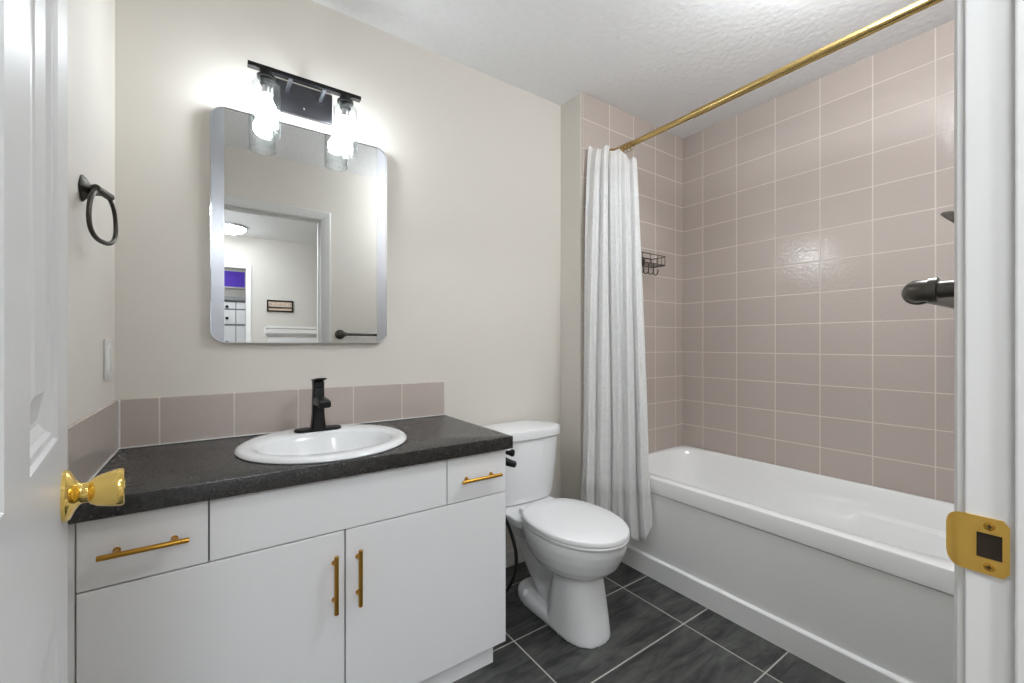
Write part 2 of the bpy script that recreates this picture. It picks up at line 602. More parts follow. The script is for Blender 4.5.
door = struct('door_1', door_mesh(), M['door'], origin=(HG.x, HG.y, 0))
KZ, KS = 0.920, DW - 0.058
def knob_bm(sg):
    bm = NB()
    o = dpt(KS, 0 if sg > 0 else -DT, KZ)
    lathe(bm, [(0, 0.0335), (0.004, 0.0335), (0.007, 0.031), (0.012, 0.020), (0.016, 0.0145), (0.018, 0.0135), (0.024, 0.0135), (0.026, 0.0165),
               (0.029, 0.0178), (0.031, 0.0195), (0.039, 0.0222), (0.049, 0.0248), (0.056, 0.0258), (0.059, 0.0252), (0.060, 0.0235), (0.060, 0.0)], o, DN * sg, 40)
    return bm
kn = obj('door_knob', knob_bm(1), M['brass'], door, 35)
kn['label'] = 'polished brass knob with round rose'
b = NB()
o_ = dpt(KS, 0.0585, KZ)
lathe(b, [(0, 0.0085), (0.002, 0.0085), (0.0022, 0.0)], o_, DN, 20)
obj('key_button', b, M['brass'], kn, 30)
kn2 = obj('door_knob', knob_bm(-1), M['brass'], door, 35)
b = NB()
mt = Matrix((( DN.x, DD.x, 0, 0), (DN.y, DD.y, 0, 0), (0, 0, 1, 0), (0, 0, 0, 1)))
ctr = dpt(DW, -DT / 2, KZ)
box(b, -0.0125, 0.0125, -0.001, 0.0015, -0.028, 0.028, 0.0004, 1, Matrix.Translation(ctr) @ mt)
box(b, -0.008, 0.006, 0.0, 0.010, -0.0125, 0.0125, 0.002, 2, Matrix.Translation(ctr) @ mt)
obj('latch_plate', b, M['brass'], door, 35)
for hz in (0.22, 1.02, 1.83):
    b = NB()
    lathe(b, [(0, 0.0055), (0.09, 0.0055)], (HG.x - DT * DN.x - 0.004, HG.y - DT * DN.y - 0.006, hz - 0.045), (0, 0, 1), 14)
    obj('hinge', b, M['brass'], door, 35)

# strike plate on the right jamb
st = thing('strike_plate', (JR, 0.08, KZ - 0.03), 'brass strike plate with a curved lip screwed to the white door jamb', 'strike plate')
b = NB()
zc_ = 0.9185
# plate built as a grid with a hole: columns in y, rows in z
y0p, y1p = 0.0612, 0.0925
hy0, hy1, hz0, hz1 = 0.066, 0.0835, zc_ - 0.0125, zc_ + 0.0125
hh = 0.0285
T_ = 0.0016
x1_, x0_ = JR, JR - T_
c_ = 0.006
ys = [y0p, hy0, hy1, y1p]
zs = [zc_ - hh, hz0, hz1, zc_ + hh]
cells = []
for i in range(3):
    for j in range(3):
        if i == 1 and j == 1:
            continue
        q = [(ys[i], zs[j]), (ys[i + 1], zs[j]), (ys[i + 1], zs[j + 1]), (ys[i], zs[j + 1])]
        if i == 0 and j == 0:
            q = [(ys[0] + c_ * 0.7, zs[0])] + q[1:] + [(ys[0], zs[0] + c_)]
        if i == 0 and j == 2:
            q = [q[0], q[1], q[2], (ys[0] + c_ * 0.7, zs[3]), (ys[0], zs[3] - c_)]
        cells.append(q)
fs = []
for q in cells:
    fs.append(b.faces.new([b.verts.new((x0_, p[0], p[1])) for p in q]))
bmesh.ops.remove_doubles(b, verts=b.verts, dist=1e-6)
r_ = bmesh.ops.extrude_face_region(b, geom=list(b.faces))
bmesh.ops.translate(b, vec=(T_, 0, 0), verts=[v for v in r_['geom'] if isinstance(v, bmesh.types.BMVert)])
rings = []
for i in range(17):
    f = i / 16
    y = y1p + 0.0135 * f
    xo = max(-T_ - 0.0015 * f + 0.006 * f * f, -T_ - 0.001)
    hw = hh * (0.50 + 0.50 * math.sqrt(max(0.0, 1 - f ** 2.4)))
    rings.append([(JR + xo, y, zc_ - hw), (JR + xo, y, zc_ + hw), (JR + xo + T_ * 0.9, y, zc_ + hw), (JR + xo + T_ * 0.9, y, zc_ - hw)])
loft(b, rings)
obj('plate', b, M['strike'], st, 40)
b = NB()
box(b, JR - 0.0004, JR + 0.017, hy0, hy1, hz0, hz1)
obj('latch_hole', b, M['dark'], st)
for zz_ in (hz1 + 0.0078, hz0 - 0.0078):
    b = NB()
    lathe(b, [(0, 0.0042), (0.0006, 0.0042), (0.0012, 0.003), (0.0012, 0.0)], (JR - T_ + 0.0002, 0.0745, zz_), (-1, 0, 0), 18)
    sc_ = obj('screw', b, M['brass_brushed'], st, 35)
    b = NB()
    box(b, JR - T_ - 0.0014, JR - T_ - 0.0008, 0.0745 - 0.0022, 0.0745 + 0.0022, zz_ - 0.0005, zz_ + 0.0005)
    box(b, JR - T_ - 0.0014, JR - T_ - 0.0008, 0.0745 - 0.0005, 0.0745 + 0.0005, zz_ - 0.0022, zz_ + 0.0022)
    obj('screw_slot', b, M['dark'], sc_)

# ------------------------------------------------------------------ vanity cabinet
ZC, CT = 0.7965, 0.043
CF = 1.243                                     # front of doors and drawers
CX0, CX1 = XL + 0.002, 0.842
ZT = ZC - CT
cab = thing('vanity_cabinet', ((CX0 + CX1) / 2, 1.5, 0), 'wide white flat-front vanity cabinet with gold bar pulls', 'cabinet')
b = NB()
pt = 0.016
box(b, CX0, CX0 + pt, CF + 0.02, YB - 0.014, 0.075, ZT)
box(b, CX1 - pt, CX1, CF + 0.02, YB - 0.014, 0.075, ZT)
box(b, CX0 + pt, CX1 - pt, CF + 0.02, YB - 0.014, 0.075, 0.091)
box(b, CX0 + pt, CX1 - pt, CF + 0.02, CF + 0.036, 0.091, ZT)
box(b, CX0 + pt, CX1 - pt, YB - 0.022, YB - 0.014, 0.091, ZT)
obj('carcass', b, M['cabgap'], cab)
b = NB()
box(b, CX0, CX1 - 0.042, CF + 0.021, YB - 0.014, 0.0, 0.076)
obj('toe_kick', b, M['cab'], cab)
G = 0.0019
def front(name, x0, x1, z0, z1, label=None):
    bm = NB()
    box(bm, x0 + G, x1 - G, CF, CF + 0.018, z0 + G, z1 - G, 0.0012, 2)
    o = obj(name, bm, M['cab'], cab)
    if label:
        o['label'] = label
    return o
ZM = 0.5995
b = NB(); box(b, CX0, -0.2415, CF + 0.003, CF + 0.02, 0.068, ZT - 0.004, 0.001, 1); obj('filler_strip', b, M['cab'], cab)
FX0 = -0.2405
dl = front('drawer', FX0, -0.014, ZM, ZT - 0.004, 'wide drawer front beside the door')
front('false_front', -0.014, 0.612, ZM, ZT - 0.004, 'long blank panel under the sink')
dr = front('drawer', 0.612, CX1, ZM, ZT - 0.004, 'small drawer front by the toilet')
d1 = front('door', FX0, 0.297, 0.068, ZM)
d2 = front('door', 0.297, CX1, 0.068, ZM)
def pull(parent, p0, p1, so=0.028, r=0.0058, inset=0.028):
    bm = NB()
    p0, p1 = Vector(p0), Vector(p1)
    y = CF - so
    a, c = V(p0.x, y, p0.z), V(p1.x, y, p1.z)
    d = (c - a).normalized()
    tube(bm, [a, a + d * 0.0008, c - d * 0.0008, c], [r * 0.85, r, r, r * 0.85], 18)
    for q in (a + d * inset, c - d * inset):
        lathe(bm, [(0, 0.0045), (so - 0.0012, 0.0045), (so - 0.001, 0.007), (so + 0.0004, 0.007)], (q.x, q.y, q.z), (0, 1, 0), 16)
    o = obj('handle', bm, M['brass_brushed'], parent, 35)
    o['label'] = 'gold bar pull'
hs = 0.985
pull(dl, (-0.204, 0, 0.674), (-0.050, 0, 0.674))
pull(dr, (0.654, 0, 0.672), (0.806, 0, 0.672))
pull(d1, (0.268, 0, 0.544), (0.268, 0, 0.386))
pull(d2, (0.332, 0, 0.544), (0.332, 0, 0.386))

# worktop with a round cut-out
SX, SY, SR = 0.298, 1.487, 0.254
def ringpts(cx, cy, r, z, n=64):
    return [(cx + r * math.cos(2 * PI * i / n), cy + r * math.sin(2 * PI * i / n), z) for i in range(n)]
def countertop():
    bm = NB()
    x0, x1, y0, y1 = XL + 0.0015, 0.8576, 1.2235, YB - 0.002
    n = 64
    hole = 0.225
    def edge_pt(a):
        c, s = math.cos(a), math.sin(a)
        best = 1e9
        if c > 1e-9: best = min(best, (x1 - SX) / c)
        if c < -1e-9: best = min(best, (x0 - SX) / c)
        if s > 1e-9: best = min(best, (y1 - SY) / s)
        if s < -1e-9: best = min(best, (y0 - SY) / s)
        return (SX + c * best, SY + s * best)
    angs = sorted([2 * PI * i / n for i in range(n)] + [math.atan2(y - SY, x - SX) % (2 * PI) for x in (x0, x1) for y in (y0, y1)])
    rings = []
    inner = [(SX + hole * math.cos(a), SY + hole * math.sin(a)) for a in angs]
    outer = [edge_pt(a) for a in angs]
    e = 0.0025
    def shrink(p, d):
        return (min(max(p[0], x0 + d), x1 - d), min(max(p[1], y0 + d), y1 - d))
    lv = [(inner, ZT), (inner, ZC), ([shrink(p, e) for p in outer], ZC), ([shrink(p, e * 0.3) for p in outer], ZC - e * 0.3), (outer, ZC - e), (outer, ZT), (inner, ZT)]
    for pts, z in lv:
        rings.append([(p[0], p[1], z) for p in pts])
    loft(bm, rings, False, False)
    bmesh.ops.remove_doubles(bm, verts=bm.verts, dist=1e-6)
    return bm
tag(obj('countertop', countertop(), M['counter'], None, 30, origin=((XL + .8576) / 2, 1.5, ZT)), 'dark speckled stone-look countertop with square front edge on the white vanity', 'countertop')

# tile backsplash, back run and left return
bs = thing('backsplash', (0.3, YB, ZC), 'low beige tile backsplash along the wall above the dark countertop', 'backsplash')
b = NB(); box(b, XL + 0.009, 0.853, YB - 0.009, YB - 0.0005, ZC + 0.0005, 0.949, 0.001, 1); obj('back_tiles', b, M['splash_y'], bs)
b = NB(); box(b, XL + 0.0005, XL + 0.009, 1.2235, YB - 0.0005, ZC + 0.0005, 0.949, 0.001, 1); obj('side_tiles', b, M['splash_x'], bs)
b = NB()
tube(b, [(XL + 0.011, YB - 0.0108, ZC + 0.0026), (0.853, YB - 0.0108, ZC + 0.0026)], 0.0022, 8)
tube(b, [(XL + 0.0105, YB - 0.0105, ZC + 0.004), (XL + 0.0105, YB - 0.0105, 0.948)], 0.003, 8)
tube(b, [(XL + 0.0108, YB - 0.012, ZC + 0.0026), (XL + 0.0108, 1.2255, ZC + 0.0026)], 0.0022, 8)
obj('caulk_bead', b, M['trim'], bs, 40)

# ------------------------------------------------------------------ sink
sk = thing('sink', (SX, SY, ZC), 'round white drop-in sink with an oval bowl in the dark countertop', 'sink')
def sink_bm():
    bm = NB()
    n = 72
    def el(cx, cy, a, bb, z):
        return [(cx + a * math.cos(2 * PI * i / n), cy + bb * math.sin(2 * PI * i / n), z) for i in range(n)]
    by = SY - 0.028
    rings = [
        el(SX, SY, 0.218, 0.218, ZC - 0.012),
        el(SX, SY, 0.222, 0.222, ZC + 0.001),
        el(SX, SY, SR - 0.002, SR - 0.002, ZC + 0.001),
        el(SX, SY, SR, SR, ZC + 0.004),
        el(SX, SY, SR - 0.002, SR - 0.002, ZC + 0.010),
        el(SX, SY, SR - 0.010, SR - 0.010, ZC + 0.0145),
        el(SX, SY, SR - 0.022, SR - 0.022, ZC + 0.0155),
        el(SX, SY - 0.006, SR - 0.036, SR - 0.048, ZC + 0.0145),
        el(SX, by, 0.205, 0.162, ZC + 0.012),
        el(SX, by, 0.198, 0.155, ZC + 0.006),
        el(SX, by, 0.190, 0.147, ZC - 0.012),
        el(SX, by, 0.178, 0.136, ZC - 0.045),
        el(SX, by, 0.150, 0.113, ZC - 0.090),
        el(SX, by, 0.105, 0.080, ZC - 0.122),
        el(SX, by, 0.055, 0.045, ZC - 0.136),
        el(SX, by, 0.022, 0.022, ZC - 0.140),
    ]
    loft(bm, rings, False, False)
    # underside of the bowl
    loft(bm, [el(SX, by, 0.022, 0.022, ZC - 0.150), el(SX, by, 0.06, 0.05, ZC - 0.147), el(SX, by, 0.112, 0.087, ZC - 0.132), el(SX, by, 0.158, 0.121, ZC - 0.100),
              el(SX, by, 0.186, 0.144, ZC - 0.055), el(SX, SY, 0.214, 0.20, ZC - 0.012)], True, False)
    return bm
obj('basin', sink_bm(), M['ceramic'], sk, 50)
b = NB()
lathe(b, [(0, 0.020), (0.003, 0.023), (0.005, 0.022), (0.004, 0.014), (0.008, 0.013), (0.009, 0.0)], (SX, SY - 0.028, ZC - 0.1415), (0, 0, 1), 28)
obj('drain', b, M['black'], sk, 35)

# faucet
FX, FY, FZ = 0.302, 1.655, ZC + 0.0145
fc = thing('faucet', (FX, FY, FZ), 'matte black single-lever faucet behind the round sink', 'faucet')
b = NB()
loft(b, [rrect(FX, FY, 0.078, 0.026, 0.025, FZ - 0.001), rrect(FX, FY, 0.079, 0.027, 0.026, FZ + 0.004), rrect(FX, FY, 0.076, 0.024, 0.0235, FZ + 0.008)])
obj('base_plate', b, M['black'], fc, 40)
b = NB()
loft(b, [rrect(FX, FY, 0.0245, 0.0245, 0.010, FZ + 0.007), rrect(FX, FY, 0.0235, 0.0235, 0.010, FZ + 0.014), rrect(FX, FY, 0.0195, 0.0195, 0.008, FZ + 0.06),
         rrect(FX, FY, 0.0185, 0.0185, 0.008, FZ + 0.147), rrect(FX, FY, 0.0178, 0.0178, 0.008, FZ + 0.149)])
obj('body', b, M['black'], fc, 40)
b = NB()
rings = []
for i, (dy, dz, hw, ht) in enumerate(((-0.010, 0.104, 0.0185, 0.016), (-0.03, 0.107, 0.0195, 0.0155), (-0.06, 0.109, 0.0205, 0.0145), (-0.09, 0.108, 0.021, 0.0135), (-0.112, 0.105, 0.021, 0.0125), (-0.120, 0.1025, 0.0195, 0.0095))):
    rings.append([(FX + hw * x, FY + dy, FZ + dz + ht * z) for x, z in (sup(2 * PI * k / 20, 4) for k in range(20))])
loft(b, rings)
obj('spout', b, M['black'], fc, 40)
b = NB()
loft(b, [rrect(FX, FY, 0.0185, 0.0185, 0.008, FZ + 0.1505), rrect(FX, FY, 0.0185, 0.0185, 0.008, FZ + 0.173), rrect(FX, FY, 0.0175, 0.0175, 0.008, FZ + 0.175)])
rings = []
for dy, dz, hw, ht in ((0.018, 0.1785, 0.0195, 0.0040), (0.0, 0.1795, 0.0195, 0.0042), (-0.022, 0.182, 0.0195, 0.0038), (-0.050, 0.187, 0.0195, 0.003), (-0.058, 0.1885, 0.017, 0.002)):
    rings.append([(FX + hw * x, FY + dy, FZ + dz + ht * z) for x, z in (sup(2 * PI * k / 20, 4) for k in range(20))])
loft(b, rings)
obj('lever_handle', b, M['black'], fc, 40)

# ------------------------------------------------------------------ mirror
MX0, MX1, MZ0, MZ1 = -0.017, 0.581, 1.124, 1.927
MYF = YB - 0.030
mir = thing('mirror', ((MX0 + MX1) / 2, YB, MZ0), 'rounded rectangular wall mirror with silver edge bands above the sink', 'mirror')
def rr_xz(x0, x1, z0, z1, r, k=8):
    cx, cz = (x0 + x1) / 2, (z0 + z1) / 2
    hx, hz = (x1 - x0) / 2, (z1 - z0) / 2
    return [(p[0], p[1]) for p in rrect(cx, cz, hx, hz, r, 0, k)]
def slab(bm, out, y0, y1):
    loft(bm, [[(x, y0, z) for x, z in out], [(x, y1, z) for x, z in out]])
RC = 0.047
b = NB()
o1 = rr_xz(MX0, MX1, MZ0, MZ1, RC)
o2 = rr_xz(MX0 + 0.004, MX1 - 0.004, MZ0 + 0.004, MZ1 - 0.004, RC - 0.004)
loft(b, [[(x, YB - 0.001, z) for x, z in o1], [(x, MYF + 0.001, z) for x, z in o1], [(x, MYF, z) for x, z in rr_xz(MX0 + .0008, MX1 - .0008, MZ0 + .0008, MZ1 - .0008, RC - .0008)],
         [(x, MYF, z) for x, z in o2], [(x, MYF + 0.004, z) for x, z in o2]], True, False)
obj('frame', b, M['chrome'], mir, 30)
BW = 0.040
def clip_x(pts, lo, hi):
    out = []
    n = len(pts)
    def inter(p, q, x):
        t = (x - p[0]) / (q[0] - p[0])
        return (x, p[1] + t * (q[1] - p[1]))
    for lim, keep in ((lo, lambda p: p[0] >= lo - 1e-9), (hi, lambda p: p[0] <= hi + 1e-9)):
        res = []
        n = len(pts)
        for i in range(n):
            p, q = pts[i], pts[(i + 1) % n]
            if keep(p):
                res.append(p)
                if not keep(q):
                    res.append(inter(p, q, lim))
            elif keep(q):
                res.append(inter(p, q, lim))
        pts = res
    return pts
o3 = rr_xz(MX0 + 0.0035, MX1 - 0.0035, MZ0 + 0.0035, MZ1 - 0.0035, RC - 0.0035, 10)
b = NB(); slab(b, clip_x(o3, MX0 + BW, MX1 - BW), MYF + 0.0035, MYF + 0.008)
obj('mirror_glass', b, M['mirror'], mir)
b = NB(); slab(b, clip_x(o3, MX0, MX0 + BW), MYF + 0.0025, MYF + 0.008)
obj('edge_band', b, M['brushed'], mir)
b = NB(); slab(b, clip_x(o3, MX1 - BW, MX1), MYF + 0.0025, MYF + 0.008)
obj('edge_band', b, M['brushed'], mir)

# ------------------------------------------------------------------ vanity light
LX, LY = 0.270, 1.667
vl = thing('vanity_light', (LX, YB, 2.03), 'two-bulb black vanity light with clear glass shades above the mirror', 'light fixture')
b = NB(); box(b, LX - 0.100, LX + 0.100, YB - 0.020, YB - 0.0005, 1.972, 2.085, 0.002, 2)
obj('back_plate', b, M['blackplate'], vl, 35)
b = NB()
for sx in (-0.035, 0.035):
    lathe(b, [(0, 0.003), (0.002, 0.0035), (0.003, 0.002), (0.0032, 0)], (LX + sx * 0, YB - 0.020, 2.0), (0, -1, 0), 14)
    break
obj('screw_cap', b, M['chrome'], vl, 35)
b = NB(); box(b, LX - 0.184, LX + 0.184, LY - 0.012, LY + 0.012, 2.050, 2.064, 0.001, 1)
obj('crossbar', b, M['black'], vl)
for sx in (-0.055, 0.055):
    b = NB(); box(b, LX + sx - 0.006, LX + sx + 0.006, LY - 0.006, YB - 0.019, 2.044, 2.056, 0.001, 1)
    obj('arm', b, M['brushed'], vl)
for sx in (-0.129, 0.129):
    cx = LX + sx
    b = NB(); lathe(b, [(0, 0.019), (0.018, 0.019), (0.019, 0.029), (0.026, 0.029), (0.027, 0.021), (0.045, 0.020), (0.05, 0.016)], (cx, LY, 2.051), (0, 0, -1), 28)
    obj('socket', b, M['black'], vl, 35)
    b = NB()
    # open-bottomed glass cylinder, 2.5 mm wall
    lathe(b, [(0.024, 0.020), (0.0235, 0.040), (0.028, 0.0435), (0.195, 0.0435), (0.1965, 0.0425), (0.195, 0.041), (0.030, 0.041), (0.0265, 0.039), (0.0265, 0.020)], (cx, LY, 2.031), (0, 0, -1), 40, False, False)
    obj('glass_shade', b, M['seeded'], vl, 35)
    b = NB()
    lathe(b, [(0, 0.012), (0.012, 0.013), (0.02, 0.016), (0.030, 0.0225), (0.042, 0.0285), (0.055, 0.0305), (0.068, 0.0285), (0.079, 0.0215), (0.086, 0.010), (0.0875, 0.0)], (cx, LY, 1.975), (0, 0, -1), 32)
    bo = obj('bulb', b, M['bulb'], vl, 60)
    b = NB(); lathe(b, [(0, 0.0125), (0.028, 0.0135), (0.030, 0.0125)], (cx, LY, 2.003), (0, 0, -1), 24)
    obj('bulb_base', b, M['bulb_base'], bo, 40)

# ------------------------------------------------------------------ towel ring, switch
TY, TZ = 1.345, 1.473
tr_ = thing('towel_ring', (XL, TY, TZ), 'dark bronze towel ring on the left wall beside the mirror', 'towel ring')
b = NB()
def dia(h, x):
    return [(XL + x, TY + 0.02 + h * 0.8 * c, TZ + 0.006 + h * s) for c, s in (sup(2 * PI * k / 32, 1.35) for k in range(32))]
loft(b, [dia(0.031, 0.0005), dia(0.031, 0.004), dia(0.024, 0.010), dia(0.013, 0.016), dia(0.010, 0.020)])
obj('backplate', b, M['bronze'], tr_, 40)
b = NB()
tube(b, [(XL + 0.016, TY + 0.02, TZ + 0.004), (XL + 0.024, TY + 0.012, TZ), (XL + 0.034, TY, TZ - 0.002)], 0.0095, 16)
al = 0.218
tube(b, [(XL + 0.0405 + w * math.sin(al), TY + w * math.cos(al), TZ - 0.003) for w in (-0.034, -0.033, 0.033, 0.034)], [0.007, 0.0088, 0.0088, 0.007], 16)
obj('post', b, M['bronze'], tr_, 40)
b = NB()
pts = []
for k in range(64):
    x, z = sup(2 * PI * k / 64, 2.5)
    w = 0.060 * (1.0 - 0.10 * z)
    pts.append((XL + 0.0405 + w * x * math.sin(al), TY + w * x * math.cos(al), TZ - 0.060 + 0.057 * z))
tube(b, pts, 0.0055, 12, closed=True, flat=0.8)
obj('ring', b, M['bronze'], tr_, 60)

sw = thing('light_switch', (XL, 1.639, 1.02), 'white rocker light switch on the left wall beneath the towel ring', 'switch')
b = NB(); box(b, XL + 0.0003, XL + 0.006, 1.603, 1.675, 1.018, 1.135, 0.0025, 2); obj('wall_plate', b, M['trim'], sw, 35)
b = NB(); box(b, XL + 0.005, XL + 0.0085, 1.6225, 1.6555, 1.043, 1.110, 0.001, 1); rk = obj('rocker', b, M['seat'], sw)
for z_ in (1.028, 1.125):
    b = NB(); lathe(b, [(0, 0.003), (0.001, 0.002), (0.001, 0)], (XL + 0.006, 1.639, z_), (1, 0, 0), 12)
    obj('screw', b, M['trim'], sw, 35)

# ------------------------------------------------------------------ toilet
TX = 1.178
to = thing('toilet', (TX, 1.35, 0), 'white two-piece toilet with its lid down beside the vanity', 'toilet')
def bowl_bm():
    bm = NB()
    # upper bowl
    loft(bm, [egg(TX, 1.28, 0.070, 0.085, 0.11, 0.205), egg(TX, 1.28, 0.100, 0.125, 0.14, 0.225), egg(TX, 1.27, 0.133, 0.178, 0.18, 0.255), egg(TX, 1.27, 0.155, 0.210, 0.20, 0.285),
              egg(TX, 1.27, 0.170, 0.232, 0.22, 0.325), egg(TX, 1.27, 0.177, 0.244, 0.23, 0.36), egg(TX, 1.27, 0.177, 0.245, 0.23, 0.384), egg(TX, 1.27, 0.172, 0.240, 0.225, 0.389)])
    # deck that carries the tank
    loft(bm, [rrect(TX, 1.58, 0.08, 0.13, 0.06, 0.27), rrect(TX, 1.58, 0.115, 0.15, 0.06, 0.315), rrect(TX, 1.575, 0.145, 0.175, 0.06, 0.352), rrect(TX, 1.575, 0.150, 0.18, 0.06, 0.380), rrect(TX, 1.575, 0.146, 0.176, 0.06, 0.385)])
    # front pedestal
    def ped(z, a, yf, yb):
        return egg(TX, 1.24, a, 1.24 - yf, yb - 1.24, z, 2.5, 5.0)
    loft(bm, [ped(0.0, 0.100, 1.098, 1.33), ped(0.015, 0.100, 1.098, 1.33), ped(0.08, 0.095, 1.106, 1.32), ped(0.16, 0.089, 1.120, 1.31), ped(0.235, 0.083, 1.134, 1.31), ped(0.27, 0.08, 1.14, 1.34)])
    # foot
    def foot(z, a, yf, yb):
        return egg(TX, 1.40, a, 1.40 - yf, yb - 1.40, z, 4.0, 2.6)
    loft(bm, [foot(0.0, 0.099, 1.16, 1.575), foot(0.030, 0.099, 1.16, 1.575), foot(0.042, 0.092, 1.17, 1.565), foot(0.048, 0.080, 1.18, 1.55)])
    # trapway
    pts = [(1.61, 0.34), (1.57, 0.265), (1.525, 0.195), (1.47, 0.13), (1.41, 0.08), (1.34, 0.055)]
    tube(bm, [(TX, y, z) for y, z in pts], [0.085, 0.066, 0.056, 0.053, 0.055, 0.060], 24)
    return bm
bw = obj('bowl', bowl_bm(), M['ceramic'], to)
rm = bw.modifiers.new('merge', 'REMESH'); rm.mode = 'VOXEL'; rm.voxel_size = 0.005; rm.use_smooth_shade = True
sm = bw.modifiers.new('soften', 'SMOOTH'); sm.factor = 0.5; sm.iterations = 6
for sx in (-0.078, 0.078):
    b = NB(); lathe(b, [(0, 0.014), (0.004, 0.0145), (0.014, 0.012), (0.019, 0.007), (0.020, 0.0)], (TX + sx, 1.475, 0.040), (0, 0, 1), 22)
    obj('bolt_cap', b, M['seat'], to, 40)
def disc(bm, lv, **kw):
    loft(bm, [egg(TX - 0.003, 1.25, a * 0.965, lf, lb, z, 2.0, 2.5, 64) for a, lf, lb, z in lv])
b = NB()
disc(b, [(0.172, 0.226, 0.215, 0.391), (0.180, 0.235, 0.222, 0.393), (0.182, 0.238, 0.224, 0.400), (0.180, 0.236, 0.222, 0.404)])
obj('seat', b, M['seat'], to, 40)
b = NB()
disc(b, [(0.176, 0.230, 0.219, 0.4055), (0.182, 0.237, 0.224, 0.4075), (0.183, 0.238, 0.225, 0.417), (0.180, 0.235, 0.222, 0.423), (0.172, 0.226, 0.214, 0.4265), (0.12, 0.16, 0.15, 0.429), (0.05, 0.07, 0.06, 0.430)])
obj('lid', b, M['seat'], to, 40)
for sx in (-0.075, 0.075):
    b = NB()
    loft(b, [rrect(TX + sx, 1.485, 0.022, 0.016, 0.008, 0.384), rrect(TX + sx, 1.485, 0.022, 0.016, 0.008, 0.405), rrect(TX + sx, 1.485, 0.018, 0.012, 0.008, 0.409)])
    obj('hinge_cap', b, M['seat'], to, 40)
def tank_ring(hx, yf, z, bulge, n=72):
    """flat back at the wall side, bowed front"""
    yb = YB - 0.018
    cy = (yf + yb) / 2
    out = []
    for i in range(n):
        x, y = sup(2 * PI * i / n, 4.0)
        yy = cy + (yb - cy) * y
        if y < 0:
            yy -= bulge * (1 - x * x) * min(1.0, -y * 1.2)
        out.append((TX + 0.012 + hx * x, yy, z))
    return out
b = NB()
loft(b, [tank_ring(0.158, 1.585, 0.386, 0.012), tank_ring(0.170, 1.575, 0.392, 0.016), tank_ring(0.180, 1.572, 0.43, 0.018), tank_ring(0.194, 1.566, 0.55, 0.02), tank_ring(0.203, 1.560, 0.678, 0.02), tank_ring(0.200, 1.563, 0.682, 0.02)])
obj('tank', b, M['ceramic'], to, 40)
b = NB()
loft(b, [tank_ring(0.206, 1.556, 0.684, 0.02), tank_ring(0.212, 1.550, 0.687, 0.022), tank_ring(0.213, 1.549, 0.716, 0.022), tank_ring(0.209, 1.553, 0.724, 0.022), tank_ring(0.200, 1.562, 0.7275, 0.022)])
obj('tank_lid', b, M['ceramic'], to, 40)
# bidet sprayer on the side of the vanity
sp = thing('bidet_sprayer', (CX1, 1.30, 0.70), 'black hand bidet sprayer and hose hung on the vanity side by the toilet', 'sprayer')
b = NB()
box(b, CX1 + 0.0002, CX1 + 0.006, 1.292, 1.328, 0.668, 0.732, 0.002, 2)
box(b, CX1 + 0.004, CX1 + 0.024, 1.300, 1.318, 0.716, 0.728, 0.002, 2)
box(b, CX1 + 0.004, CX1 + 0.022, 1.298, 1.316, 0.684, 0.698, 0.002, 2)
obj('bracket', b, M['black'], sp, 40)
b = NB()
tube(b, [(CX1 + 0.0230, 1.308, 0.7215), (CX1 + 0.0370, 1.300, 0.7195), (CX1 + 0.0470, 1.293, 0.7175), (CX1 + 0.0550, 1.289, 0.717), (CX1 + 0.0610, 1.285, 0.7165), (CX1 + 0.0650, 1.282, 0.716)],
     [0.007, 0.007, 0.0085, 0.0135, 0.0135, 0.008], 18)
obj('thumb_valve', b, M['black'], sp, 40)
b = NB()
tube(b, [(CX1 + 0.0195, 1.3085, 0.6915), (CX1 + 0.0250, 1.3055, 0.6895), (CX1 + 0.0410, 1.296, 0.683), (CX1 + 0.0590, 1.288, 0.676), (CX1 + 0.0670, 1.284, 0.673), (CX1 + 0.0710, 1.282, 0.6715)],
     [0.019, 0.0185, 0.0135, 0.0125, 0.012, 0.007], 18)
obj('spray_head', b, M['black'], sp, 40)
def bez(P, n=10):
    """Catmull-Rom through P"""
    P = [Vector(p) for p in P]
    Q = [P[0] * 2 - P[1]] + P + [P[-1] * 2 - P[-2]]
    out = []
    for i in range(1, len(Q) - 2):
        for k in range(n):
            t = k / n
            a, b_, c, d = Q[i - 1], Q[i], Q[i + 1], Q[i + 2]
            out.append(0.5 * ((2 * b_) + (c - a) * t + (2 * a - 5 * b_ + 4 * c - d) * t * t + (3 * b_ - a - 3 * c + d) * t ** 3))
    out.append(P[-1])
    return out
b = NB()
tube(b, bez([(CX1 + 0.012, 1.318, 0.682), (CX1 + 0.016, 1.345, 0.60), (0.885, 1.345, 0.50), (0.935, 1.355, 0.40), (0.958, 1.345, 0.30), (0.955, 1.355, 0.21), (0.925, 1.40, 0.12), (0.895, 1.47, 0.085),
             (0.90, 1.57, 0.12), (0.94, 1.66, 0.16), (0.985, 1.745, 0.17)]), 0.0068, 12)
obj('hose', b, M['rubber'], sp, 60)
b = NB()
lathe(b, [(0, 0.022), (0.004, 0.022), (0.006, 0.009), (0.028, 0.009), (0.030, 0.013), (0.05, 0.013)], (0.985, YB - 0.0005, 0.17), (0, -1, 0), 20)
obj('wall_valve', b, M['chrome'], sp, 40)

